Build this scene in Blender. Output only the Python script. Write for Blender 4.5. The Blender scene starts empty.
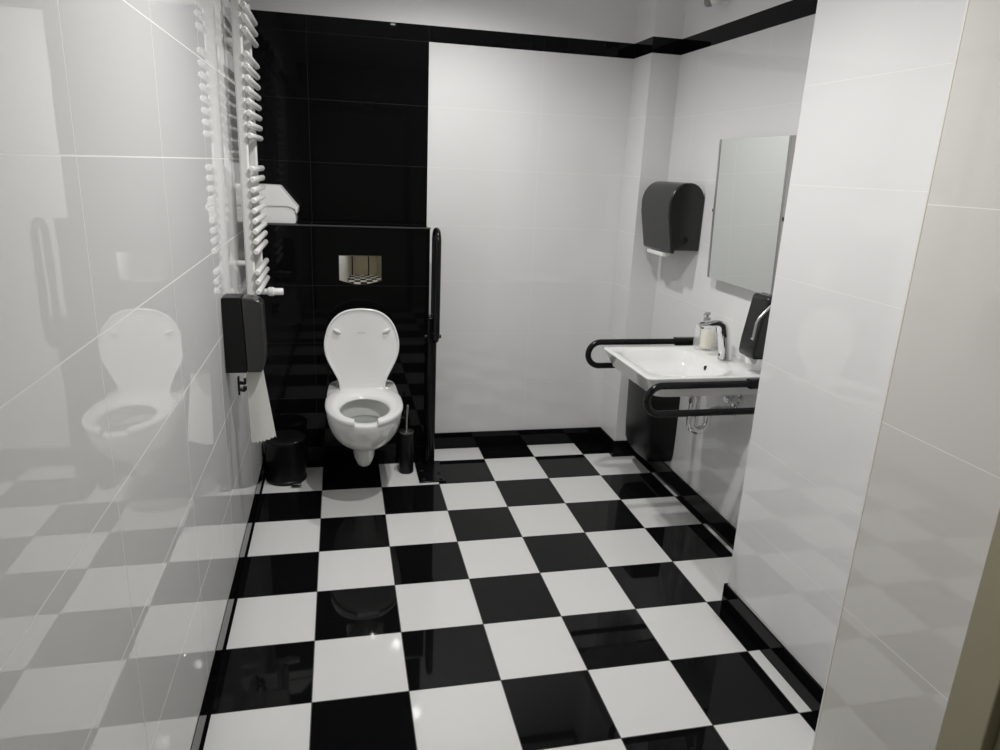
import bpy, bmesh, math, random
from mathutils import Vector, Matrix
random.seed(7)
S = bpy.context.scene
C = S.collection
PI = math.pi

# ------------------------------------------------------------------ materials
def mat(name, col, rough=0.4, metal=0.0, spec=0.5, noise=0.0, nscale=20.0, trans=0.0, ior=1.5, coat=0.0, emit=None, bump=0.0, bscale=60.0):
    m = bpy.data.materials.new(name); m.use_nodes = True
    nt = m.node_tree; b = nt.nodes['Principled BSDF']
    c = (col[0], col[1], col[2], 1)
    b.inputs['Base Color'].default_value = c
    b.inputs['Roughness'].default_value = rough
    b.inputs['Metallic'].default_value = metal
    b.inputs['IOR'].default_value = ior
    b.inputs['Specular IOR Level'].default_value = spec
    b.inputs['Transmission Weight'].default_value = trans
    b.inputs['Coat Weight'].default_value = coat
    b.inputs['Coat Roughness'].default_value = 0.05
    tc = nt.nodes.new('ShaderNodeTexCoord')
    if noise > 0:
        n = nt.nodes.new('ShaderNodeTexNoise'); n.inputs['Scale'].default_value = nscale; n.inputs['Detail'].default_value = 4
        nt.links.new(tc.outputs['Object'], n.inputs['Vector'])
        r = nt.nodes.new('ShaderNodeMixRGB'); r.blend_type = 'MIX'
        r.inputs['Color1'].default_value = tuple(x*(1-noise) for x in col)+(1,)
        r.inputs['Color2'].default_value = tuple(min(1, x*(1+noise)) for x in col)+(1,)
        nt.links.new(n.outputs['Fac'], r.inputs['Fac']); nt.links.new(r.outputs['Color'], b.inputs['Base Color'])
    if bump > 0:
        n2 = nt.nodes.new('ShaderNodeTexNoise'); n2.inputs['Scale'].default_value = bscale; n2.inputs['Detail'].default_value = 2
        nt.links.new(tc.outputs['Object'], n2.inputs['Vector'])
        bp = nt.nodes.new('ShaderNodeBump'); bp.inputs['Strength'].default_value = bump; bp.inputs['Distance'].default_value = 0.002
        nt.links.new(n2.outputs['Fac'], bp.inputs['Height']); nt.links.new(bp.outputs['Normal'], b.inputs['Normal'])
    if emit:
        b.inputs['Emission Color'].default_value = (emit[0], emit[1], emit[2], 1); b.inputs['Emission Strength'].default_value = emit[3]
    return m

WT = mat('white_wall_tile', (0.76, 0.76, 0.755), 0.015, noise=0.012, nscale=3, bump=0.10, bscale=5)
NT = mat('cream_wall_tile', (0.66, 0.645, 0.615), 0.03, noise=0.012, nscale=3)
BT = mat('black_wall_tile', (0.004, 0.004, 0.0045), 0.03, spec=0.16, noise=0.1, nscale=3, bump=0.04, bscale=4)
FW = mat('white_floor_tile', (0.78, 0.78, 0.765), 0.06, noise=0.015, nscale=4)
FB = mat('black_floor_tile', (0.005, 0.005, 0.0055), 0.035, spec=0.2, noise=0.1, nscale=4)
GW = mat('white_grout', (0.84, 0.83, 0.80), 0.6, noise=0.04, nscale=40)
GB = mat('dark_grout', (0.012, 0.012, 0.012), 0.8, noise=0.1, nscale=40)
GF = mat('grey_grout', (0.10, 0.098, 0.09), 0.8, noise=0.15, nscale=40)
PAINT = mat('white_paint', (0.90, 0.89, 0.90), 0.85, noise=0.02, nscale=8)
CREAM = mat('cream_paint', (0.33, 0.30, 0.205), 0.55, noise=0.03, nscale=6)
CER = mat('white_ceramic', (0.80, 0.80, 0.785), 0.08, coat=0.3)
SEAT = mat('white_seat_plastic', (0.83, 0.83, 0.82), 0.16)
WPL = mat('white_plastic', (0.86, 0.86, 0.845), 0.3)
WEN = mat('white_enamel', (0.78, 0.78, 0.76), 0.25)
CHR = mat('chrome', (0.80, 0.80, 0.81), 0.07, metal=1)
STEEL = mat('brushed_steel', (0.50, 0.49, 0.48), 0.3, metal=1)
PLATEM = mat('mirror_chrome', (0.85, 0.83, 0.78), 0.02, metal=1)
MIR = mat('mirror_silver', (0.86, 0.885, 0.86), 0.01, metal=1)
MEDGE = mat('mirror_edge', (0.42, 0.44, 0.42), 0.12, metal=0.6)
BPL = mat('black_plastic', (0.006, 0.006, 0.0065), 0.32, noise=0.1, spec=0.3)
BGL = mat('black_gloss', (0.005, 0.005, 0.0055), 0.3, spec=0.3)
BMT = mat('black_powder_coat', (0.005, 0.005, 0.0055), 0.2, spec=0.3)
SMK = mat('smoked_plastic', (0.034, 0.034, 0.033), 0.16, noise=0.12, nscale=30)
DGR = mat('dark_grey_plastic', (0.012, 0.012, 0.012), 0.26, noise=0.06, nscale=30)
GREY = mat('grey_plastic', (0.30, 0.30, 0.29), 0.35)
DARK = mat('dark_hole', (0.01, 0.01, 0.01), 0.6)
PAPER = mat('paper_sheet', (0.74, 0.74, 0.71), 0.9, noise=0.03, nscale=60)
CLEAR = mat('clear_plastic', (0.97, 0.97, 0.96), 0.08)
CLEAR.node_tree.nodes['Principled BSDF'].inputs['Alpha'].default_value = 0.28
SOAP = mat('yellow_soap', (0.84, 0.80, 0.66), 0.25)
WATER = mat('toilet_water', (0.42, 0.44, 0.41), 0.02, trans=0.2, ior=1.33)
LENS = mat('lamp_lens', (0.9, 0.9, 0.9), 0.4, emit=(1.0, 0.98, 0.94, 60))

# ------------------------------------------------------------------ mesh helpers
class B:
    def __init__(s): s.bm = bmesh.new(); s.mats = []
    def mi(s, m):
        if m is None: return 0
        if m not in s.mats: s.mats.append(m)
        return s.mats.index(m)
    def quad(s, pts, m=None):
        f = s.bm.faces.new([s.bm.verts.new(p) for p in pts]); f.material_index = s.mi(m); return f
    def box(s, a, b, m=None):
        x0, y0, z0 = a; x1, y1, z1 = b
        v = [s.bm.verts.new(p) for p in ((x0,y0,z0),(x1,y0,z0),(x1,y1,z0),(x0,y1,z0),(x0,y0,z1),(x1,y0,z1),(x1,y1,z1),(x0,y1,z1))]
        k = s.mi(m)
        for idx in ((0,3,2,1),(4,5,6,7),(0,1,5,4),(1,2,6,5),(2,3,7,6),(3,0,4,7)):
            s.bm.faces.new([v[i] for i in idx]).material_index = k
        return s
    def rings(s, rings, m=None, cap0=True, cap1=True, closed=False):
        k = s.mi(m); R = [[s.bm.verts.new(p) for p in r] for r in rings]; n = len(R[0])
        L = len(R)
        for i in range(L if closed else L-1):
            a = R[i]; b = R[(i+1) % L]
            for j in range(n):
                f = s.bm.faces.new([a[j], a[(j+1) % n], b[(j+1) % n], b[j]]); f.material_index = k
        if not closed:
            if cap0: s.bm.faces.new(list(reversed(R[0]))).material_index = k
            if cap1: s.bm.faces.new(R[-1]).material_index = k
        return s
    def tube(s, path, r, m=None, n=14, closed=False, flat=None):
        P = [Vector(p) for p in path]; L = len(P)
        rad = r if isinstance(r, (list, tuple)) else [r]*L
        def tan(i):
            if closed: return (P[(i+1) % L]-P[i-1]).normalized()
            if i == 0: return (P[1]-P[0]).normalized()
            if i == L-1: return (P[-1]-P[-2]).normalized()
            return ((P[i+1]-P[i]).normalized()+(P[i]-P[i-1]).normalized()).normalized()
        t = tan(0); u = t.orthogonal().normalized(); R = []
        for i in range(L):
            t2 = tan(i); q = t.rotation_difference(t2); u = (q @ u); u = (u - t2*u.dot(t2)).normalized(); t = t2
            v = t.cross(u)
            R.append([P[i]+(u*math.cos(2*PI*k/n)+v*math.sin(2*PI*k/n))*rad[i] for k in range(n)])
        return s.rings(R, m, closed=closed)
    def lathe(s, c, prof, m=None, n=32, axis='z'):
        c = Vector(c); R = []
        for r, h in prof:
            r = max(r, 0.0004)
            ring = []
            for k in range(n):
                a = 2*PI*k/n; ca, sa = r*math.cos(a), r*math.sin(a)
                p = {'z': (ca, sa, h), 'x': (h, ca, sa), 'y': (sa, h, ca)}[axis]
                ring.append(c+Vector(p))
            R.append(ring)
        return s.rings(R, m)
    def prism(s, poly, axis, a, b, m=None):
        # poly: 2D points in the plane of the other two axes, in cyclic order
        def P(p, h): return {'x': (h, p[0], p[1]), 'y': (p[0], h, p[1]), 'z': (p[0], p[1], h)}[axis]
        return s.rings([[P(p, a) for p in poly], [P(p, b) for p in poly]], m)
    def build(s, name, m=None, parent=None, smooth=35, bevel=None, seg=3):
        bmesh.ops.recalc_face_normals(s.bm, faces=s.bm.faces)
        if smooth:
            ang = math.radians(smooth)
            for f in s.bm.faces: f.smooth = True
            for e in s.bm.edges:
                e.smooth = not (len(e.link_faces) == 2 and e.calc_face_angle(0) > ang)
        me = bpy.data.meshes.new(name)
        if parent is not None:
            bmesh.ops.translate(s.bm, verts=s.bm.verts, vec=-wloc(parent))
        s.bm.to_mesh(me); s.bm.free()
        for x in (s.mats or [m]): me.materials.append(x)
        o = bpy.data.objects.new(name, me); C.objects.link(o)
        if parent is not None: o.parent = parent
        if bevel:
            md = o.modifiers.new('bevel', 'BEVEL'); md.width = bevel; md.segments = seg; md.limit_method = 'ANGLE'; md.angle_limit = math.radians(32)
            md.harden_normals = False
        return o
def wloc(o):
    v = Vector(o.location)
    while o.parent is not None:
        o = o.parent; v = v+Vector(o.location)
    return v
def thing(name, label, cat, loc, group=None):
    o = bpy.data.objects.new(name, None); C.objects.link(o); o.location = loc; o.empty_display_size = 0.05
    o['label'] = label; o['category'] = cat
    if group: o['group'] = group
    return o
def tag(o, label, cat, group=None):
    o['label'] = label; o['category'] = cat
    if group: o['group'] = group
    return o
def struct(o): o['kind'] = 'structure'; return o
def arc(c, r, a0, a1, n, ax):
    out = []
    for i in range(n+1):
        a = a0+(a1-a0)*i/n; p, q = r*math.cos(a), r*math.sin(a)
        out.append({'xz': (c[0]+p, c[1], c[2]+q), 'yz': (c[0], c[1]+p, c[2]+q), 'xy': (c[0]+p, c[1]+q, c[2])}[ax])
    return out

# ------------------------------------------------------------------ tiled planes
def tiles(b, O, U, V, N, us, vs, mf, gap=0.002, relief=0.0002, tilt=0.0003):
    """Tile quads standing a little proud of a grout bed; O + u*U + v*V, N points into the room."""
    O, U, V, N = Vector(O), Vector(U), Vector(V), Vector(N)
    for i in range(len(us)-1):
        for j in range(len(vs)-1):
            m, g = mf(i, j)
            if m is None: continue
            P = lambda u, v, h: O+U*u+V*v+N*h
            u0, u1, v0, v1 = us[i], us[i+1], vs[j], vs[j+1]
            b.quad([P(u0,v0,0), P(u1,v0,0), P(u1,v1,0), P(u0,v1,0)], g)
            h = gap/2; a0, a1, c0, c1 = u0+h, u1-h, v0+h, v1-h
            ta, tb = random.uniform(-tilt, tilt), random.uniform(-tilt, tilt)
            hh = lambda u, v: relief+ta*(u-(u0+u1)/2)+tb*(v-(v0+v1)/2)
            T = [(a0,c0),(a1,c0),(a1,c1),(a0,c1)]
            k = b.mi(m)
            top = [b.bm.verts.new(P(u, v, hh(u, v))) for u, v in T]
            bot = [b.bm.verts.new(P(u, v, -0.0001)) for u, v in T]
            b.bm.faces.new(top).material_index = k
            for q in range(4):
                b.bm.faces.new([bot[q], bot[(q+1) % 4], top[(q+1) % 4], top[q]]).material_index = b.mi(g)
def cuts(a, b, start, step):
    out = [a]; x = start
    while x <= a+0.004: x += step
    while x < b-0.004: out.append(x); x += step
    out.append(b); return out
ZC = 2.62
ZV = [0.0, 0.1, 0.4, 0.7, 1.0, 1.3, 1.6, 1.9, 2.204, 2.28]
def vmat(zs, body=(WT, GW)):
    def f(i, j):
        z = (zs[j]+zs[j+1])/2
        return (BT, GB) if 2.2 < z < 2.29 else body
    return f
XL, XR, YB, YE = -0.30, 1.832, -0.113, -4.75
TH = 0.12

# floor
b = B()
us = [XL]+[0.3*k for k in range(0, 7)]+[XR+0.03]
vs = [YE]+[-0.3*k for k in range(15, 0, -1)]+[-0.3*0+0.02]
def fm(i, j):
    c = i-1
    row = round(-vs[j+1]/0.3) if j < len(vs)-2 else 0
    return (FW, GF) if (c+row) % 2 == 0 else (FB, GF)
tiles(b, (0,0,0), (1,0,0), (0,1,0), (0,0,1), us, vs, fm, gap=0.003, relief=0.0008, tilt=0.0010)
b.box((XL-TH, YE-TH, -0.12), (XR+0.3, 0.1, -0.002), GF)
struct(b.build('floor', smooth=None))

# ceiling
b = B(); b.box((XL-TH, YE-TH, ZC), (XR+0.3, 0.1, ZC+0.1), PAINT); struct(b.build('ceiling', smooth=None))

# left wall
b = B(); us = cuts(YE, YB, -4.46, 0.6); us = [u for u in us]
tiles(b, (XL,0,0), (0,1,0), (0,0,1), (1,0,0), us, ZV, vmat(ZV), gap=0.003, relief=0.00014, tilt=0.00022)
b.box((XL-TH, YE, -0.0), (XL-0.001, 0.0, ZC), PAINT); b.box((XL-0.002, YE, 2.28), (XL+0.0005, YB, ZC), PAINT)
struct(b.build('wall_left', smooth=None))

# back wall: black panel above the boxed-in cistern, white tiles to its right
b = B(); us = [XL, -0.025, 0.572, 1.172, 1.672]
def bm_(i, j):
    z = (ZV[j]+ZV[j+1])/2
    return (BT, GB) if (us[i+1] < 0.6 or z > 2.2) else (WT, GW)
tiles(b, (0,YB,0), (1,0,0), (0,0,1), (0,-1,0), us, ZV, bm_, gap=0.0016)
b.box((XL-TH, YB+0.001, 0), (XR+TH, YB+TH, ZC), PAINT); b.box((XL, YB-0.0005, 2.28), (1.672, YB+0.002, ZC), PAINT)
struct(b.build('wall_back', smooth=None))

# boxed-in cistern wall with a ledge
BX0, BX1, BY, BZ = XL, 0.567, -0.305, 1.30
b = B(); us = [BX0, -0.025, BX1]; zs = [0.0, 0.1, 0.4, 0.7, 1.0, 1.30]
tiles(b, (0,BY,0), (1,0,0), (0,0,1), (0,-1,0), us, zs, lambda i, j: (BT, GB), gap=0.0016)
ys = [BY, YB]
tiles(b, (0,0,BZ), (1,0,0), (0,1,0), (0,0,1), us, ys, lambda i, j: (BT, GB), gap=0.0016)
tiles(b, (BX1,0,0), (0,1,0), (0,0,1), (1,0,0), ys, zs, lambda i, j: (BT, GB), gap=0.0016)
b.box((BX0, BY+0.001, 0), (BX1-0.001, YB, BZ-0.001), GB)
struct(b.build('wall_ledge', smooth=None))
b = B(); b.box((BX0, BY-0.003, BZ-0.004), (BX1+0.003, BY+0.006, BZ+0.003), mat('grey_edge_trim', (0.10, 0.10, 0.105), 0.25, metal=0.5))
struct(b.build('trim_1', smooth=None))

# corner column
CX, CY = 1.672, -0.348
b = B()
tiles(b, (CX,0,0), (0,1,0), (0,0,1), (-1,0,0), [CY, YB], ZV, vmat(ZV), gap=0.0016)
tiles(b, (0,CY,0), (1,0,0), (0,0,1), (0,-1,0), [CX, XR], ZV, vmat(ZV), gap=0.0016)
b.box((CX+0.001, CY+0.001, 0), (XR, YB, ZC), PAINT); b.box((CX-0.0005, CY-0.0005, 2.28), (XR, YB, ZC), PAINT)
struct(b.build('wall_column', smooth=None))

# right wall (recess with the basin)
PY0, PX, NY0 = -1.840, 1.557, -2.548
b = B(); us = [PY0, -1.76, -1.16, -0.56, CY]
tiles(b, (XR,0,0), (0,1,0), (0,0,1), (-1,0,0), us, ZV, vmat(ZV), gap=0.0016)
b.box((XR+0.001, PY0, 0), (XR+TH, 0.0, ZC), PAINT); b.box((XR-0.0005, PY0, 2.28), (XR+0.002, CY, ZC), PAINT)
struct(b.build('wall_right', smooth=None))

# pier
b = B()
ZP = [0.0, 0.1, 0.4, 0.7, 1.0, 1.3, 1.6, 1.9, 2.204, 2.28]
tiles(b, (PX,0,0), (0,1,0), (0,0,1), (-1,0,0), [NY0, PY0], ZP, vmat(ZP), gap=0.0016)
tiles(b, (0,PY0,0), (1,0,0), (0,0,1), (0,1,0), [PX, XR], ZP, vmat(ZP), gap=0.0016)
b.box((PX+0.001, NY0, 0), (XR+TH, PY0-0.001, ZC), PAINT); b.box((PX-0.0005, NY0, 2.28), (XR, PY0+0.0005, ZC), PAINT)
struct(b.build('wall_pier', smooth=None))

# near wall, standing a little prouder, big upright tiles and a light edge strip
NX, NY1 = 1.441, -2.920
b = B(); zs = [0.0, 0.496, 1.038, 1.573, 2.11, ZC]
tiles(b, (NX,0,0), (0,1,0), (0,0,1), (-1,0,0), [NY1, NY0], zs, lambda i, j: (NT, GW), gap=0.0024)
b.box((NX+0.001, NY1, 0), (XR+TH, NY0-0.001, ZC), PAINT)
struct(b.build('wall_near', smooth=None))
b = B(); b.box((NX-0.001, NY0-0.002, 0), (NX+0.02, NY0+0.004, ZC), mat('light_edge_trim', (0.78, 0.76, 0.70), 0.35))
struct(b.build('trim_2', smooth=None))

# baseboards (black tile plinths)
def plinth(name, segs):
    b = B()
    for a, c in segs: b.box((a[0], a[1], 0.0), (c[0], c[1], 0.1), BT)
    return struct(b.build(name, smooth=None, bevel=0.0012, seg=1))
plinth('baseboard_left', [((XL, YE), (XL+0.0022, BY))])
b = B(); b.box((XL+0.0022, YE, 0.0), (XL+0.0085, BY, 0.0015), mat('black_sealant', (0.003, 0.003, 0.003), 0.9, spec=0.05)); struct(b.build('trim_3', smooth=None))
plinth('baseboard_back', [((BX1, YB-0.012), (CX, YB-0.001))])
plinth('baseboard_column', [((CX-0.011, CY-0.011), (CX-0.001, YB-0.012)), ((CX-0.001, CY-0.011), (XR-0.001, CY-0.001))])
plinth('baseboard_right', [((XR-0.012, PY0), (XR-0.001, CY-0.011))])
plinth('baseboard_pier', [((PX-0.011, NY0+0.004), (PX-0.001, PY0+0.011)), ((PX-0.001, PY0+0.001), (XR-0.012, PY0+0.011))])

# entrance side: door frame, cream wall and door behind the viewpoint
b = B()
b.box((NX-0.02, NY1-0.10, 0), (XR+TH, NY1, 2.12), CREAM); b.box((NX-0.02, -3.90, 0), (XR+TH, -3.80, 2.12), CREAM); b.box((NX-0.02, -3.80, 2.04), (XR+TH, NY1-0.10, 2.12), CREAM)
b.box((NX+0.01, -3.80, 0.005), (NX+0.05, NY1-0.10, 2.04), CREAM)
o = struct(b.build('door_1', smooth=None, bevel=0.004, seg=2))
h = B(); h.tube([(NX+0.01, -3.70, 1.04), (NX-0.04, -3.70, 1.04), (NX-0.05, -3.69, 1.04), (NX-0.05, -3.58, 1.04)], 0.009, CHR).build('door_handle', CHR, o)
b = B(); b.box((NX+0.02, YE, 2.12), (XR+TH, NY1, ZC), CREAM); b.box((NX+0.02, YE, 0), (XR+TH, -3.90, 2.12), CREAM)
struct(b.build('wall_entrance', smooth=None))
b = B(); b.box((XL-TH, YE-TH, 0), (XR+TH, YE, ZC), CREAM); struct(b.build('wall_front', smooth=None))
b = B(); b.box((-0.22, YE, 0), (-0.15, YE+0.025, 2.2), BT); b.box((0.85, YE, 0), (0.92, YE+0.025, 2.2), BT); b.box((-0.15, YE, 2.13), (0.85, YE+0.025, 2.2), BT)
b.box((-0.15, YE, 0.005), (0.85, YE+0.012, 2.13), CREAM)
o = struct(b.build('door_2', smooth=None))
B().tube([(0.78, YE+0.012, 1.04), (0.78, YE+0.05, 1.04), (0.77, YE+0.055, 1.04), (0.66, YE+0.055, 1.04)], 0.009, CHR).build('door_handle', CHR, o)

# ------------------------------------------------------------------ toilet
TX, TY = 0.2125, BY+0.002
def spow(v, p): return math.copysign(abs(v)**p, v)
NR = 64
def plan(uf, w, z, ub=0.0, uc=None, pb=0.35, pf=1.0, wb=None):
    """closed plan outline: from u=ub at the wall to u=uf at the front"""
    if uc is None: uc = ub+(uf-ub)*0.55
    out = []
    for k in range(NR):
        t = 2*PI*k/NR; s, c = math.sin(t), math.cos(t)
        if s >= 0: x = w*spow(c, pf); u = uc+(uf-uc)*s**pf
        else: x = w*spow(c, pb); u = uc+(uc-ub)*spow(s, pb if abs(s) > 0 else 1)
        out.append((TX+x, TY-u, z))
    return out
toilet = thing('toilet', 'white wall-hung toilet with its lid raised, mounted on the black tiled wall', 'toilet', (TX, TY, 0.136))
b = B()
outer = [plan(0.33, 0.030, 0.136, uc=0.24), plan(0.348, 0.043, 0.145, uc=0.25), plan(0.370, 0.053, 0.180, uc=0.26), plan(0.40, 0.060, 0.240, uc=0.27),
         plan(0.43, 0.071, 0.264, uc=0.28), plan(0.485, 0.102, 0.284, uc=0.30), plan(0.54, 0.129, 0.308, uc=0.32), plan(0.585, 0.146, 0.335, uc=0.345), plan(0.632, 0.163, 0.375, uc=0.37),
         plan(0.664, 0.173, 0.415, uc=0.39), plan(0.680, 0.1775, 0.450, uc=0.40), plan(0.686, 0.179, 0.474, uc=0.40), plan(0.684, 0.178, 0.482, uc=0.40), plan(0.680, 0.175, 0.485, uc=0.40)]
def hole(uf, ub, w, z):
    out = []
    uc = (uf+ub)/2
    for k in range(NR):
        t = 2*PI*k/NR; out.append((TX+w*math.cos(t), TY-(uc+(uf-ub)/2*math.sin(t)), z))
    return out
outer = [[(x, y, z+(0.013*min(1, max(0, (0.15-(TY-y))/0.08)) if z > 0.44 else 0)) for x, y, z in r_] for r_ in outer]
inner = [hole(0.640, 0.265, 0.128, 0.485), hole(0.634, 0.270, 0.123, 0.478), hole(0.640, 0.262, 0.130, 0.455), hole(0.63, 0.265, 0.126, 0.42), hole(0.59, 0.275, 0.108, 0.36), hole(0.53, 0.30, 0.082, 0.315), hole(0.48, 0.33, 0.055, 0.285), hole(0.44, 0.35, 0.035, 0.27)]
b.rings(outer+inner, CER)
bowl = b.build('bowl', CER, toilet, smooth=50)
B().rings([hole(0.608, 0.272, 0.116, 0.390), hole(0.608, 0.272, 0.116, 0.392)], WATER).build('water', WATER, bowl)
# seat: open-front ring
b = B(); R = []
A0 = math.asin(0.0)  # opening is at t = 90 deg
g = 0.235
NS = 70
for k in range(NS+1):
    t = PI/2+g+(2*PI-2*g)*k/NS
    s, c = math.sin(t), math.cos(t)
    if s >= 0: ox, ou = 0.183*c, 0.415+0.280*s
    else: ox, ou = 0.183*spow(c, 0.62), 0.415+0.242*spow(s, 0.62)
    ix, iu = 0.114*c, 0.474+0.166*s
    if s > 0:
        # gap cut with straight sides
        lim = 0.052
        if abs(ix) < lim: ix = math.copysign(lim, c); iu = 0.474+0.166*math.sqrt(max(0, 1-(ix/0.114)**2))
        if abs(ox) < lim: ox = math.copysign(lim, c)
    z0, z1 = 0.4885, 0.508
    def P(f, z): return (TX+ox+(ix-ox)*f, TY-(ou+(iu-ou)*f), z)
    R.append([P(0, z0), P(-0.01, z0+0.010), P(0.04, z1-0.005), P(0.16, z1), P(0.5, z1+0.001), P(0.84, z1-0.004), P(0.97, z1-0.010), P(1.0, z0)])
b.rings(R, SEAT)
b.build('seat', SEAT, toilet, smooth=50)
# lid, open and leaning back a little
LU, LZ, LL = 0.172, 0.487, 0.424
lean = math.radians(6.5)
LP = [(0, .116), (.020, .116), (.041, .118), (.065, .126), (.10, .144), (.13, .160), (.16, .174), (.19, .183), (.219, .187), (.25, .186), (.278, .180), (.31, .170), (.337, .156), (.362, .136), (.384, .108), (.398, .076), (.405, .042), (.408, .0)]
LP = [(v*1.035, w) for v, w in LP]
def lid_outline(sc=0.0):
    right_ = []
    for i in range(len(LP)-1):
        p0, p1, p2, p3 = LP[max(0, i-1)], LP[i], LP[i+1], LP[min(len(LP)-1, i+2)]
        for k in range(3):
            t = k/3
            f = lambda q: 0.5*(2*p1[q]+(p2[q]-p0[q])*t+(2*p0[q]-5*p1[q]+4*p2[q]-p3[q])*t*t+(3*p1[q]-p0[q]-3*p2[q]+p3[q])*t**3)
            right_.append((f(1), f(0)))
    out = right_+[(0.0, LP[-1][0])]+[(-x, v) for x, v in reversed(right_)]
    if sc:
        n = len(out); res = []
        for i in range(n):
            a, b2 = out[i-1], out[(i+1) % n]
            tx, tv = b2[0]-a[0], b2[1]-a[1]; L = math.hypot(tx, tv) or 1
            nx, nv = -tv/L, tx/L
            res.append((out[i][0]+nx*sc, max(out[i][1]+nv*sc, sc if i in (0, n-1) else -1)))
        return res
    return out
def lidp(x, v, d):   # d: towards the viewer
    return (TX+x, TY-(LU - v*math.sin(lean) + d*math.cos(lean)), LZ+v*math.cos(lean)+d*math.sin(lean))
b = B()
o0, o1, o2, o3 = lid_outline(0.006), lid_outline(0), lid_outline(0.006), lid_outline(0.012)
b.rings([[lidp(x, v, -0.012) for x, v in o3], [lidp(x, v, -0.008) for x, v in o1], [lidp(x, v, 0.004) for x, v in o1], [lidp(x, v, 0.007) for x, v in lid_outline(0.003)],
         [lidp(x, v, 0.007) for x, v in lid_outline(0.007)], [lidp(x, v, 0.001) for x, v in lid_outline(0.011)], [lidp(x, v, 0.000) for x, v in lid_outline(0.016)]], SEAT)
lid = b.build('lid', SEAT, toilet, smooth=50)
for s in (-1, 1):
    b = B(); p = [lidp(s*(0.122+0.015*q), 0.309+0.007*q, 0.006) for q in (-1.2, -0.6, 0, 0.6, 1.2)]
    b.tube(p, [0.004, 0.009, 0.010, 0.009, 0.004], SEAT, n=12); b.build('bumper', SEAT, lid)
b = B()
for i in range(7):
    x0 = -0.021+0.006*i; hh = 0.0035 if i % 2 else 0.0022
    b.quad([lidp(x0, 0.297, 0.0008), lidp(x0+0.004, 0.297, 0.0008), lidp(x0+0.004, 0.297+hh, 0.0008), lidp(x0, 0.297+hh, 0.0008)], GREY)
b.build('maker_mark', GREY, lid, smooth=None)['label'] = 'faint grey mark on the inside of the lid'
for s in (-1, 1):
    b = B(); b.tube([(TX+s*0.090, TY-LU+0.022, LZ+0.002), (TX+s*0.128, TY-LU+0.022, LZ+0.002)], 0.010, SEAT, n=18)
    b.tube([(TX+s*0.118, TY-LU+0.022, 0.486), (TX+s*0.118, TY-LU+0.022, LZ+0.002)], 0.011, SEAT, n=14)
    b.build('hinge', SEAT, toilet)
    b = B(); b.lathe((TX+s*0.148, TY-0.085, 0.4955), [(0.002, -0.003), (0.016, -0.003), (0.016, 0.003), (0.012, 0.006), (0.002, 0.0065)], GREY, n=24)
    b.build('fixing_cap', GREY, toilet)['label'] = 'round grey cap on the rear shoulder of the bowl'

# flush plate
fp = thing('flush_plate', 'shiny chrome flush plate on the black tiles above the toilet', 'flush plate', (TX, BY-0.0015, 1.01))
b = B(); NX_, NZ_ = 24, 16; G = []
for j in range(NZ_+1):
    row = []
    for i in range(NX_+1):
        fx_ = i/NX_; xx = TX-0.104+0.208*fx_; zb_ = 1.030-0.020*math.sin(PI*fx_); zz = zb_+(1.152-zb_)*j/NZ_
        dd_ = 0.0125-0.62*((xx-TX)**2)-0.62*((zz-1.09)**2)
        row.append(b.bm.verts.new((xx, BY-dd_, zz)))
    G.append(row)
for j in range(NZ_):
    for i in range(NX_): b.bm.faces.new([G[j][i], G[j][i+1], G[j+1][i+1], G[j+1][i]])
edge = [G[0][i] for i in range(NX_)]+[G[j][NX_] for j in range(NZ_)]+[G[NZ_][i] for i in range(NX_, 0, -1)]+[G[j][0] for j in range(NZ_, 0, -1)]
bk_ = [b.bm.verts.new((v.co.x, BY-0.0016, v.co.z)) for v in edge]
for i in range(len(edge)):
    k = (i+1) % len(edge); b.bm.faces.new([edge[i], edge[k], bk_[k], bk_[i]])
b.bm.faces.new(bk_)
b.build('flush_button', PLATEM, fp, smooth=30)
b = B(); loopo, loopi = [], []
for i in range(NX_+1):
    fx_ = i/NX_; xx = TX-0.1065+0.213*fx_; loopo.append((xx, 1.028-0.021*math.sin(PI*fx_)))
loopo += [(TX+0.1065, 1.1545), (TX-0.1065, 1.1545)]
b.prism(loopo, 'y', BY-0.0003, BY-0.0014, CHR); b.build('backing_frame', CHR, fp, smooth=30)

# toilet brush and holder
hx, hy = 0.442, -0.418
o = thing('brush_holder', 'slim black cylindrical brush holder on the floor right of the toilet', 'brush holder', (hx, hy, 0.001))
B().lathe((hx, hy, 0.001), [(0.036, 0.0), (0.040, 0.004), (0.040, 0.225), (0.037, 0.228), (0.035, 0.228), (0.035, 0.02), (0.002, 0.02)], BPL, n=36).build('cylinder_body', BPL, o)
o = thing('toilet_brush', 'toilet brush standing in the black holder, only steel lid and rod showing', 'toilet brush', (hx, hy, 0.03))
B().lathe((hx, hy, 0.230), [(0.002, 0.0), (0.038, 0.0), (0.041, 0.003), (0.040, 0.008), (0.020, 0.012), (0.006, 0.016), (0.002, 0.017)], STEEL, n=36).build('lid_disc', STEEL, o)
B().tube([(hx, hy, 0.07), (hx, hy, 0.24), (hx+0.002, hy, 0.31), (hx+0.006, hy, 0.378), (hx+0.0065, hy, 0.386)], [0.005, 0.005, 0.005, 0.0065, 0.003], STEEL, n=12).build('handle', STEEL, o)
B().lathe((hx, hy, 0.03), [(0.004, 0), (0.024, 0.006), (0.027, 0.03), (0.024, 0.055), (0.005, 0.062)], WPL, n=20).build('bristle_head', WPL, o)

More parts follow.
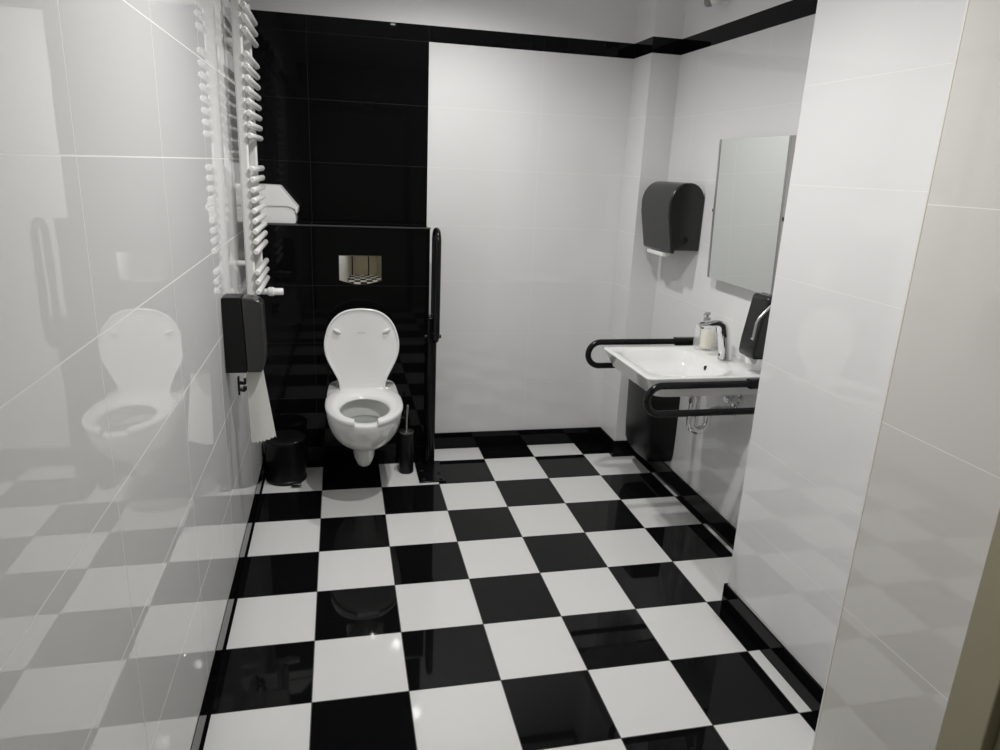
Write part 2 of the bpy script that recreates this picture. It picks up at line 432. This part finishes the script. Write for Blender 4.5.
# pedal bin
px, py = -0.184, -0.428
o = thing('pedal_bin', 'small round black pedal bin on the floor in the left corner beside the toilet', 'bin', (px, py, 0.001))
B().lathe((px, py, 0.001), [(0.098, 0), (0.103, 0.003), (0.103, 0.016), (0.099, 0.020), (0.099, 0.215), (0.101, 0.218), (0.096, 0.219), (0.002, 0.218)], BPL, n=44).build('bin_body', BPL, o)
B().lathe((px, py, 0.2205), [(0.102, 0.0), (0.104, 0.004), (0.103, 0.010), (0.094, 0.016), (0.060, 0.022), (0.002, 0.025)], BPL, n=44).build('bin_lid', BPL, o)
b = B(); b.box((px+0.032, py-0.132, 0.010), (px+0.080, py-0.080, 0.017), BPL); ped = b.build('pedal', BPL, o, bevel=0.003)
b = B(); b.box((px+0.036, py-0.124, 0.0172), (px+0.076, py-0.096, 0.0205), STEEL); b.build('pedal_pad', STEEL, ped, bevel=0.001, seg=2)['label'] = 'bright steel tread on the pedal'

# fold-up support rail on a floor post
gx = 0.585
gr = thing('grab_rail', 'black fold-up support rail swung upright on a floor post right of the toilet', 'grab rail', (gx, -0.345, 0.001))
b = B(); b.box((0.497, -0.578, 0.001), (0.640, -0.309, 0.009), BMT); fpz = b.build('base_plate', BMT, gr, bevel=0.003)
for x, y in ((0.522, -0.335), (0.522, -0.552), (0.615, -0.552), (0.615, -0.48), (0.522, -0.44)):
    B().lathe((x, y, 0.009), [(0.011, 0), (0.011, 0.003), (0.007, 0.006), (0.001, 0.0065)], BGL, n=16).build('bolt', BGL, fpz)
B().tube([(gx-0.006, -0.345, 0.009), (gx-0.006, -0.345, 0.745)], 0.027, BMT, n=24).build('post', BMT, gr)
b = B(); b.box((gx-0.034, -0.395, 0.715), (gx+0.024, -0.312, 0.852), BMT); brk = b.build('bracket', BMT, gr, bevel=0.008)
B().tube([(gx-0.046, -0.37, 0.745), (gx+0.040, -0.37, 0.745)], [0.010, 0.010], BGL, n=14).build('pivot_pin', BGL, brk)
b = B(); y0, y1 = -0.372, -0.492; zb, zt = 0.80, 1.240; rr = (y0-y1)/2
path = [(gx, y0, zb)]+[(gx, y0, zb+(zt-zb)*i/6) for i in range(1, 7)]+arc((gx, (y0+y1)/2, zt), rr, 0, PI, 14, 'yz')[1:]+[(gx, y1, zt-(zt-zb)*i/6) for i in range(1, 7)]
path += arc((gx, (y0+y1)/2, zb), rr, PI, 2*PI, 14, 'yz')[1:-1]
b.tube(path, 0.016, BMT, n=16, closed=True); b.build('rail_loop', BMT, gr)

# ------------------------------------------------------------------ towel radiator
ry0, ry1 = -0.945, -0.545
rad = thing('towel_radiator', 'white ladder towel radiator mounted high on the left tiled wall', 'radiator', (XL, (ry0+ry1)/2, 1.03))
for y in (ry0+0.045, ry1-0.045):
    b = B(); b.prism([(-0.238+0.000, y-0.016), (-0.232, y-0.010), (-0.232, y+0.010), (-0.238, y+0.016), (-0.262, y+0.016), (-0.268, y+0.010), (-0.268, y-0.010), (-0.262, y-0.016)], 'z', 1.035, 2.215, WEN)
    r_ = b.build('rail', WEN, rad)
    for z in (1.19, 2.03):
        B().tube([(XL+0.001, y, z), (-0.262, y, z)], 0.011, WEN, n=12).build('wall_bracket', WEN, r_)
zb = [2.152, 2.110, 2.068]+[1.983-0.0419*i for i in range(8)]+[1.565-0.0406*i for i in range(9)]+[1.156, 1.116, 1.076]
base = None
for z in zb:
    if base is None:
        b = B(); b.tube([(-0.219, ry0, 0), (-0.219, ry0+0.002, 0), (-0.219, ry0+0.006, 0), (-0.219, ry1-0.006, 0), (-0.219, ry1-0.002, 0), (-0.219, ry1, 0)], [0.008, 0.0105, 0.012, 0.012, 0.0105, 0.008], WEN, n=16)
        base = b.build('bar', WEN, rad); base.location = (0, 0, z-1.03+1.03); bo = base
    else:
        bo = base.copy(); C.objects.link(bo); bo.parent = rad
    bo.location = (0, 0, z)
# thermostatic valve at the foot of the far rail
vy, vz = -0.575, 1.015
b = B(); b.tube([(-0.25, ry1-0.045, 1.03), (-0.25, ry1-0.045, vz), (-0.25, vy-0.02, vz)], 0.010, WEN, n=14); b.tube([(-0.27, vy, vz), (-0.215, vy, vz)], 0.014, WEN, n=16)
v = b.build('valve_body', WEN, rad)
B().lathe((-0.218, vy, vz), [(0.010, 0), (0.018, 0.002), (0.021, 0.008), (0.021, 0.026), (0.017, 0.030), (0.0165, 0.034), (0.0165, 0.066), (0.014, 0.070), (0.002, 0.071)], WPL, n=24, axis='x').build('thermostat_head', WPL, v)

# ------------------------------------------------------------------ paper dispenser on the left wall
dy0, dy1, dz0, dz1 = -1.375, -1.285, 0.855, 1.132
pd = thing('paper_dispenser', 'black paper dispenser on the left wall with a torn sheet hanging down', 'paper dispenser', (XL, (dy0+dy1)/2, dz0))
b = B(); b.prism([(XL+0.0004, dz0), (XL+0.074, dz0), (XL+0.0715, 1.0), (XL+0.068, dz1), (XL+0.006, dz1), (XL+0.0004, dz1-0.004)], 'y', dy0, dy1, BPL)
b.build('back_shell', BPL, pd, bevel=0.006)
b = B(); b.prism([(XL+0.0745, dz0), (XL+0.122, dz0), (XL+0.130, dz0+0.010), (XL+0.139, 0.90), (XL+0.1405, 0.96), (XL+0.139, 1.03), (XL+0.139, 1.095), (XL+0.136, 1.112), (XL+0.126, 1.121), (XL+0.105, 1.127), (XL+0.0685, dz1), (XL+0.072, 1.0)], 'y', dy0+0.001, dy1-0.001, SMK)
b.build('front_cover', SMK, pd, bevel=0.006, seg=3, smooth=30)['label'] = 'smoky grey rounded front cover'
b = B(); N = 10; fr = []; bk = []
rows = []
for j in range(9):
    f = j/8; row = []
    for i in range(N*2+1):
        g2 = i/(2*N)
        x = XL+0.062+0.006*f+(0.062+0.030*f)*g2
        z = 0.866-(0.306-0.022*g2)*f
        if j == 8: z += 0.006*((i*7) % 5)/5+0.004*math.sin(i*2.1)
        y = -1.325-0.010*f*math.sin(PI*g2)+0.004*math.sin(4*g2+3*f)
        row.append((x, y, z))
    rows.append(row)
bmv = [[(b.bm.verts.new(p), b.bm.verts.new((p[0], p[1]+0.0008, p[2]))) for p in r] for r in rows]
for j in range(8):
    for i in range(2*N):
        for k in (0, 1):
            b.bm.faces.new([bmv[j][i][k], bmv[j][i+1][k], bmv[j+1][i+1][k], bmv[j+1][i][k]])
for j in range(8):
    for i in (0, 2*N): b.bm.faces.new([bmv[j][i][0], bmv[j+1][i][0], bmv[j+1][i][1], bmv[j][i][1]])
for i in range(2*N):
    for j in (0, 8): b.bm.faces.new([bmv[j][i][0], bmv[j][i+1][0], bmv[j][i+1][1], bmv[j][i][1]])
b.build('paper_sheet', PAPER, pd, smooth=60)['label'] = 'white sheet of paper with a ragged torn edge'

# black wall hook below it
hk = thing('wall_hook', 'small black double hook on the left wall behind the hanging paper', 'hook', (XL, -1.10, 0.685))
b = B(); b.box((XL+0.001, -1.109, 0.685), (XL+0.008, -1.091, 0.762), BGL); b.build('hook_plate', BGL, hk, bevel=0.002)
B().tube([(XL+0.007, -1.10, 0.735), (XL+0.026, -1.10, 0.733), (XL+0.031, -1.10, 0.740), (XL+0.032, -1.10, 0.752)], [0.008, 0.008, 0.008, 0.010], BGL, n=12).build('prong', BGL, hk)
B().tube([(XL+0.007, -1.10, 0.708), (XL+0.022, -1.10, 0.702), (XL+0.027, -1.10, 0.708), (XL+0.028, -1.10, 0.718)], [0.008, 0.008, 0.008, 0.010], BGL, n=12).build('prong', BGL, hk)

# white dispenser on the ledge
wd = thing('tissue_dispenser', 'white plastic tissue dispenser with a sloping top, at the left end of the black ledge', 'dispenser', (-0.19, -0.2, BZ+0.0015))
b = B(); b.prism([(XL+0.003, 1.303), (-0.100, 1.303), (-0.098, 1.312), (-0.098, 1.358), (-0.108, 1.374), (-0.134, 1.3855), (XL+0.003, 1.3855)], 'y', -0.276, -0.130, WPL)
b.build('box_base', WPL, wd, bevel=0.002)
b = B(); b.prism([(XL+0.003, 1.386), (-0.132, 1.386), (-0.101, 1.373), (-0.096, 1.354), (-0.089, 1.354), (-0.086, 1.380), (-0.168, 1.480), (-0.176, 1.483), (XL+0.003, 1.484)], 'y', -0.282, -0.124, WPL)
b.build('sloping_lid', WPL, wd, bevel=0.002)

# ------------------------------------------------------------------ right wall: towel dispenser
ty0, ty1 = -0.783, -0.447
td = thing('towel_dispenser', 'black paper towel dispenser with a rounded top on the right wall left of the mirror', 'towel dispenser', (XR, (ty0+ty1)/2, 1.25))
prof = [(XR-0.0001, 1.262), (XR-0.0001, 1.520)]
prof += [(XR-0.075+0.073*math.cos(a), 1.500+0.083*math.sin(a)) for a in [math.radians(d) for d in range(20, 91, 10)]]
prof += [(XR-0.085+0.085*math.cos(a), 1.478+0.105*math.sin(a)) for a in [math.radians(d) for d in range(100, 181, 10)]]
prof = [(XR-(XR-x)*1.07 if z > 1.2 else x, z) for x, z in prof]+[(XR-0.180, 1.43), (XR-0.171, 1.38), (XR-0.158, 1.31), (XR-0.148, 1.250), (XR-0.130, 1.244), (XR-0.128, 1.262)]
b = B(); b.prism(prof, 'y', ty0, ty1, DGR); b.build('housing', DGR, td, bevel=0.014, seg=4, smooth=45)
b = B(); b.lathe((XR-0.085, ty0+0.0015, 1.315), [(0.001, -0.002), (0.017, -0.004), (0.019, -0.002), (0.019, 0.004), (0.001, 0.004)], BPL, n=24, axis='y'); b.build('side_button', BPL, td)
b = B(); b.box((XR-0.150, ty0+0.090, 1.224), (XR-0.105, ty1-0.06, 1.2425), WPL); b.build('tear_bar', WPL, td, bevel=0.002)['label'] = 'white tear bar'
b = B(); b.box((XR-0.125, ty0+0.10, 1.214), (XR-0.123, ty1-0.08, 1.2235), PAPER); b.build('paper_end', PAPER, td)

# mirror
my0, my1, mz0, mz1 = -1.512, -0.982, 1.168, 1.775
db, dt = 0.045, 0.066
mr = thing('mirror', 'rectangular tilting wall mirror above the washbasin', 'mirror', (XR, (my0+my1)/2, mz0))
def mp(y, f, d): return (XR-(db+(dt-db)*f)-d, y, mz0+(mz1-mz0)*f)
def slab(b, y0, y1, f0, f1, d0, d1, m):
    b.rings([[mp(y0, f0, d0), mp(y1, f0, d0), mp(y1, f1, d0), mp(y0, f1, d0)], [mp(y0, f0, d1), mp(y1, f0, d1), mp(y1, f1, d1), mp(y0, f1, d1)]], m)
b = B(); slab(b, my0+0.016, my1-0.016, 0, 1, 0.0, 0.006, MIR); b.build('mirror_glass', MIR, mr, smooth=None)
for a, c in ((my0, my0+0.0155), (my1-0.0155, my1)):
    b = B(); slab(b, a, c, 0, 1, -0.012, 0.008, STEEL); b.build('side_rail', STEEL, mr, smooth=None, bevel=0.002, seg=2)['label'] = 'brushed metal side rail'
b = B(); slab(b, my0+0.016, my1-0.016, 0, 1, -0.010, -0.001, GREY); b.build('back_board', GREY, mr, smooth=None)
for y, s in ((my0, -1), (my1, 1)):
    b = B(); b.tube([(XR-0.0535, y-s*0.004, 1.470), (XR-0.0535, y+s*0.012, 1.470)], 0.008, DARK, n=16); b.tube([(XR-0.001, y-s*0.02, 1.470), (XR-0.05, y-s*0.02, 1.470)], 0.007, STEEL, n=12)
    b.build('pivot_knob', STEEL, mr)

# wall mounted waste bin
ky0, ky1, kz0, kz1 = -0.775, -0.412, 0.128, 0.560
wb = thing('waste_bin', 'large black wall-mounted waste bin under the far side of the washbasin', 'bin', (XR, (ky0+ky1)/2, kz0))
def binring(z, f, dd=0.148, ins=0.0):
    out = []; dd += 0.005
    x0 = XR-0.0001-ins; x1 = XR-0.0001-dd+ins
    a, c = ky0+ins+f, ky1-ins-f
    out.append((x0, a, z))
    out.append((x1+0.02, a, z)); out.append((x1+0.006, a+0.004, z)); out.append((x1, a+0.016, z))
    for q in range(1, 8): out.append((x1-0.010*math.sin(PI*q/8), a+0.016+(c-a-0.076)*q/8, z))
    for q in range(0, 7):
        t = PI/2*q/6; out.append((x1+0.06-0.06*math.cos(t), c-0.06+0.06*math.sin(t), z))
    out.append((x0, c, z))
    return out
b = B()
b.rings([binring(kz0, 0.035, 0.110), binring(kz0+0.012, 0.016, 0.130), binring(kz0+0.05, 0.003, 0.143), binring(kz0+0.12, 0.0, 0.147), binring(kz1-0.01, 0.0, 0.156), binring(kz1, 0.002, 0.154), binring(kz1, 0.006, 0.154, 0.004), binring(kz1-0.40, 0.006, 0.140, 0.006)], BGL)
b.build('bin_shell', BGL, wb, smooth=40)
b = B(); b.box((XR-0.001, ky0+0.05, kz1-0.10), (XR-0.004, ky1-0.05, kz1-0.02), BMT); b.build('hanger', BMT, wb)

# ------------------------------------------------------------------ washbasin
SY, SZ = -1.2775, 0.848
sk = thing('washbasin', 'white rectangular wall-mounted washbasin under the mirror', 'washbasin', (XR, SY, 0.73))
NB = 72
def rrect(u0, u1, hw, r, z, rb=None):
    """rounded rectangle outline; u measured out from the wall"""
    rb = r if rb is None else rb
    segs = [((u1-r, hw-r), 0, r), ((u0+rb, hw-rb), 90, rb), ((u0+rb, -hw+rb), 180, rb), ((u1-r, -hw+r), 270, r)]
    out = []
    for (cu, cy_), a0, rr_ in segs:
        for k in range(NB//4):
            a = math.radians(a0+90*k/(NB//4-1)); out.append((XR-(cu+rr_*math.cos(a)), SY+cy_+rr_*math.sin(a), z))
    return out
U0 = 0.002
ou = [rrect(0.19, 0.43, 0.13, 0.07, 0.730), rrect(0.15, 0.465, 0.165, 0.06, 0.738), rrect(0.03, 0.500, 0.215, 0.05, 0.756, 0.02), rrect(U0, 0.507, 0.226, 0.038, 0.762, 0.003), rrect(U0, 0.515, 0.232, 0.034, 0.769, 0.003), rrect(U0, 0.549, 0.257, 0.032, 0.834, 0.003), rrect(U0, 0.555, 0.2605, 0.032, 0.842, 0.003), rrect(U0, 0.554, 0.260, 0.032, SZ-0.002, 0.003), rrect(U0+0.003, 0.549, 0.256, 0.029, SZ, 0.003),
      rrect(0.150, 0.510, 0.222, 0.10, SZ-0.003), rrect(0.160, 0.500, 0.212, 0.095, SZ-0.012), rrect(0.17, 0.47, 0.195, 0.09, 0.80), rrect(0.19, 0.43, 0.165, 0.085, 0.768), rrect(0.22, 0.38, 0.11, 0.065, 0.752), rrect(0.27, 0.33, 0.03, 0.028, 0.746)]
b = B(); b.rings(ou, CER); sb = b.build('basin', CER, sk, smooth=45)
B().lathe((XR-0.30, SY, 0.7462), [(0.002, 0.0015), (0.024, 0.0015), (0.030, 0.003), (0.031, 0.0), (0.002, 0.0)], CHR, n=28).build('drain', CHR, sb)
b = B(); N = 16
pts = [(SY+0.006*math.cos(2*PI*k/N), 0.812+0.010*math.sin(2*PI*k/N)) for k in range(N)]
b.prism(pts, 'x', XR-0.160, XR-0.1735, DARK); b.build('overflow_hole', DARK, sb)['label'] = 'dark overflow hole'

# tap
fy = SY+0.010
fc = thing('faucet', 'chrome mixer tap on the back of the washbasin', 'faucet', (1.775, fy, SZ))
def rr2(c, t, n, hw, hd, k=20):   # super-elliptical section: t along y, n second axis
    out = []
    for i in range(k):
        a = 2*PI*i/k; out.append(tuple(Vector(c)+Vector((0,1,0))*hw*spow(math.cos(a), .6)+Vector(n)*hd*spow(math.sin(a), .6)))
    return out
b = B()
sec = [((1.7570, fy, SZ+0.0005), (1,0,0), 0.026, 0.030), ((1.7570, fy, SZ+0.006), (1,0,0), 0.025, 0.029), ((1.7500, fy, SZ+0.05), (1,0,.1), 0.023, 0.026), ((1.7390, fy, SZ+0.10), (1,0,.15), 0.022, 0.026), ((1.7300, fy, SZ+0.130), (1,0,.25), 0.022, 0.028), ((1.7200, fy, SZ+0.152), (.8,0,.6), 0.022, 0.024),
       ((1.6980, fy, SZ+0.161), (.15,0,1), 0.021, 0.015), ((1.6620, fy, SZ+0.159), (-.05,0,1), 0.020, 0.012), ((1.6270, fy, SZ+0.155), (-.1,0,1), 0.018, 0.010), ((1.6190, fy, SZ+0.154), (-.1,0,1), 0.016, 0.008)]
b.rings([rr2(c, None, Vector(n).normalized(), hw, hd) for c, n, hw, hd in sec], CHR); fb = b.build('tap_body', CHR, fc, smooth=50)
B().tube([(1.6300, fy, SZ+0.150), (1.6290, fy, SZ+0.138)], [0.009, 0.009], STEEL, n=16).build('aerator', STEEL, fc)
B().lathe((1.7295, fy, SZ+0.022), [(0.002, -0.004), (0.007, -0.003), (0.008, 0.004), (0.002, 0.004)], BGL, n=16, axis='x').build('sensor_eye', BGL, fc)

# soap bottle
bx, by = 1.748, -1.090
sp = thing('soap_bottle', 'clear pump bottle of pale yellow soap beside the tap on the washbasin', 'soap bottle', (bx, by, SZ))
B().lathe((bx, by, SZ+0.0008), [(0.040, 0), (0.047, 0.004), (0.049, 0.012), (0.049, 0.098), (0.044, 0.112), (0.026, 0.123), (0.016, 0.127), (0.015, 0.132), (0.004, 0.132)], CLEAR, n=32).build('bottle', CLEAR, sp)
B().lathe((bx+0.012, by, SZ+0.0045), [(0.024, 0), (0.029, 0.004), (0.030, 0.010), (0.030, 0.085), (0.002, 0.0855)], SOAP, n=32).build('soap', SOAP, sp)['label'] = 'pale yellow liquid'
b = B(); b.lathe((bx, by, SZ+0.1330), [(0.016, 0), (0.016, 0.014), (0.007, 0.017), (0.005, 0.022), (0.005, 0.030), (0.012, 0.031), (0.013, 0.037), (0.010, 0.041), (0.002, 0.042)], GREY, n=20)
b.tube([(bx, by, SZ+0.169), (bx-0.020, by-0.010, SZ+0.168), (bx-0.024, by-0.012, SZ+0.162)], [0.005, 0.004, 0.004], GREY, n=10); b.build('pump', GREY, sp)

# wall soap dispenser with elbow lever
sd = thing('soap_dispenser', 'black wall soap dispenser with a bent steel elbow lever, beside the white pier', 'soap dispenser', (XR, -1.474, 0.88))
q0, q1 = -1.530, -1.418
b = B(); b.prism([(XR-0.0001, 0.925), (XR-0.0001, 1.165), (XR-0.070, 1.172), (XR-0.082, 1.160), (XR-0.108, 0.985), (XR-0.112, 0.930), (XR-0.104, 0.915), (XR-0.03, 0.915)], 'y', q0, q1, DGR)
b.build('housing', DGR, sd, bevel=0.010, seg=3)
B().lathe((XR-0.080, -1.474, 0.878), [(0.002, 0), (0.012, 0.0), (0.014, 0.006), (0.022, 0.012), (0.024, 0.036), (0.002, 0.036)], WPL, n=20).build('nozzle', WPL, sd)['label'] = 'white nozzle'
b = B(); yl = q0-0.008
b.tube([(XR-0.030, yl, 1.175), (XR-0.045, yl, 1.165), (XR-0.085, yl-0.004, 1.125), (XR-0.118, yl-0.006, 1.090), (XR-0.127, yl-0.006, 1.07), (XR-0.132, yl-0.006, 1.010), (XR-0.136, yl-0.006, 1.004)], [0.005, 0.005, 0.005, 0.0055, 0.005, 0.005, 0.007], STEEL, n=12)
b.tube([(XR-0.030, q0+0.004, 1.150), (XR-0.030, yl, 1.160), (XR-0.030, yl, 1.175)], 0.005, STEEL, n=10); b.build('elbow_lever', STEEL, sd)

# two looped basin rails
def basin_rail(y, label, dz=0.0, xe=1.294):
    o = thing('grab_rail', label, 'grab rail', (XR, y, 0.795), 'looped rails beside the washbasin')
    z0, z1 = 0.738+dz, 0.852+dz
    rr_ = (z1-z0)/2; zc = (z0+z1)/2
    b = B(); path = [(XR-0.012, y, z1)]+[(xe+(XR-0.012-xe)*(1-i/6), y, z1) for i in range(1, 7)]
    path += [(xe+rr_*math.cos(a), y, zc+rr_*math.sin(a)) for a in [PI/2+PI*i/16 for i in range(1, 17)]]
    path += [(xe+(XR-0.012-xe)*i/6, y, z0) for i in range(1, 7)]
    b.tube(path, 0.0138, BMT, n=16); b.build('rail_loop', BMT, o)
    b = B(); b.box((XR-0.014, y-0.045, 0.690+dz), (XR-0.0001, y+0.045, 0.905+dz), BMT); b.build('wall_plate', BMT, o, bevel=0.006)
    b = B(); b.box((XR-0.165, y-0.017, 0.834+dz), (XR-0.03, y+0.017, 0.871+dz), BMT); b.build('hinge_sleeve', BMT, o, bevel=0.005)
    return o
basin_rail(-0.955, 'black looped rail on the far side of the washbasin, under the towel dispenser')
basin_rail(-1.605, 'black looped rail on the near side of the washbasin, in front of the pipes', -0.012, 1.305)

# trap
tr = thing('sink_trap', 'chrome bottle-bend drain pipe hanging under the washbasin', 'pipe', (1.625, SY, 0.50))
p = [(1.625, SY, 0.729), (1.625, SY, 0.56)]+[(1.665-0.040*math.cos(PI*i/12), SY, 0.56-0.040*math.sin(PI*i/12)) for i in range(1, 13)]+[(1.705, SY, 0.585), (1.712, SY, 0.603), (1.735, SY, 0.612), (XR-0.008, SY, 0.612)]
B().tube(p, 0.0185, CHR, n=18).build('bent_pipe', CHR, tr)
B().tube([(1.625, SY, 0.655), (1.625, SY, 0.685)], 0.023, CHR, n=18).build('collar', CHR, tr)
B().tube([(1.625, SY, 0.565), (1.625, SY, 0.590)], 0.022, CHR, n=18).build('collar', CHR, tr)
B().tube([(1.740, SY, 0.612), (1.760, SY, 0.612)], 0.022, CHR, n=18).build('collar', CHR, tr)
B().lathe((XR-0.0105, SY, 0.612), [(0.017, 0), (0.028, 0.004), (0.030, 0.0105), (0.002, 0.0105)], CHR, n=24, axis='x').build('wall_rosette', CHR, tr)
vlab = ('chrome angle valve under the washbasin, nearer the drain pipe', 'chrome angle valve under the washbasin, nearer the white pier')
for i, y in enumerate((SY+0.095, SY-0.035)):
    o = thing('angle_valve', vlab[i], 'valve', (XR, y, 0.675), 'angle valves under the washbasin')
    b = B(); b.lathe((XR-0.0001, y, 0.675), [(0.002, 0), (0.026, 0), (0.026, -0.004), (0.012, -0.010), (0.011, -0.045), (0.002, -0.046)], CHR, n=20, axis='x'); b.build('valve_body', CHR, o)
    b = B(); b.lathe((XR-0.050, y, 0.675), [(0.002, 0), (0.010, 0), (0.017, -0.004), (0.017, -0.020), (0.013, -0.024), (0.002, -0.025)], CHR, n=10, axis='x'); b.build('valve_knob', CHR, o)
    b = B(); b.tube([(XR-0.035, y, 0.680), (XR-0.036, y, 0.695), (XR-0.042, y+0.003, 0.710), (XR-0.055, y+0.010, 0.728), (XR-0.062, y+0.014, 0.740)], 0.006, STEEL, n=12); b.build('supply_hose', STEEL, o)

# small fixture high on the right wall
fx = thing('wall_sensor', 'small grey and white fixture high on the right wall above the black stripe', 'sensor', (XR, -0.765, 2.40))
b = B(); b.tube([(XR-0.0001, -0.765, 2.393), (XR-0.03, -0.765, 2.393)], [0.032, 0.028], WPL, n=24); b.build('mount', WPL, fx)
B().lathe((XR-0.066, -0.79, 2.378), [(0.002, -0.036), (0.020, -0.030), (0.030, -0.012), (0.030, 0.020), (0.022, 0.036), (0.002, 0.04)], WPL, n=24).build('sensor_body', WPL, fx)
B().lathe((XR-0.075, -0.735, 2.378), [(0.002, -0.030), (0.016, -0.026), (0.022, -0.010), (0.022, 0.020), (0.002, 0.03)], GREY, n=20).build('sensor_eye', GREY, fx)['label'] = 'dark grey eye'

# ------------------------------------------------------------------ ceiling lamps and light
lamps = [((0.538, -2.15), 'round recessed ceiling downlight over the middle of the room'), ((0.64, -0.90), 'round recessed ceiling downlight in front of the toilet')]
for (lx, ly), lab in lamps:
    o = thing('downlight', lab, 'ceiling light', (lx, ly, ZC), 'downlights in the ceiling')
    B().lathe((lx, ly, ZC-0.0005), [(0.036, -0.0015), (0.038, -0.002), (0.056, -0.0015), (0.058, 0.0), (0.036, 0.0)], WPL, n=32).build('rim', WPL, o)
    B().lathe((lx, ly, ZC-0.0005), [(0.001, -0.0018), (0.035, -0.0012), (0.035, 0.0), (0.001, 0.0)], LENS, n=32).build('lens', LENS, o)
def spot(x, y, e, size=160, blend=0.8, rad_=0.035):
    d = bpy.data.lights.new('downlight_beam', 'SPOT'); d.energy = e; d.spot_size = math.radians(size); d.spot_blend = blend; d.shadow_soft_size = rad_; d.color = (1.0, 0.992, 0.978)
    o = bpy.data.objects.new('downlight_beam', d); C.objects.link(o); o.location = (x, y, ZC-0.03)
spot(0.538, -2.15, 74); spot(0.64, -0.90, 46)
w = bpy.data.worlds.new('World'); S.world = w; w.use_nodes = True
w.node_tree.nodes['Background'].inputs[0].default_value = (0.9, 0.92, 1, 1); w.node_tree.nodes['Background'].inputs[1].default_value = 0.02

# ------------------------------------------------------------------ camera
F, yaw, pitch, roll = 703.756, 0.2296, 0.2852, 0.0452
cy, sy, cp, spn = math.cos(yaw), math.sin(yaw), math.cos(pitch), math.sin(pitch)
fwd = Vector((sy*cp, cy*cp, -spn)); right = Vector((cy, -sy, 0)); up = right.cross(fwd)
r2 = right*math.cos(roll)+up*math.sin(roll); u2 = -right*math.sin(roll)+up*math.cos(roll)
M = Matrix((r2, u2, -fwd)).transposed().to_4x4(); M.translation = Vector((0.1130, -3.9717, 1.6098))
cd = bpy.data.cameras.new('camera'); cd.sensor_width = 36; cd.lens = F*36/1000; cd.clip_start = 0.02
co = bpy.data.objects.new('camera', cd); C.objects.link(co); co.matrix_world = M; S.camera = co
S.view_settings.view_transform = 'Standard'; S.view_settings.look = 'None'; S.view_settings.gamma = 1; S.view_settings.exposure = 0.07
S.view_settings.use_curve_mapping = False
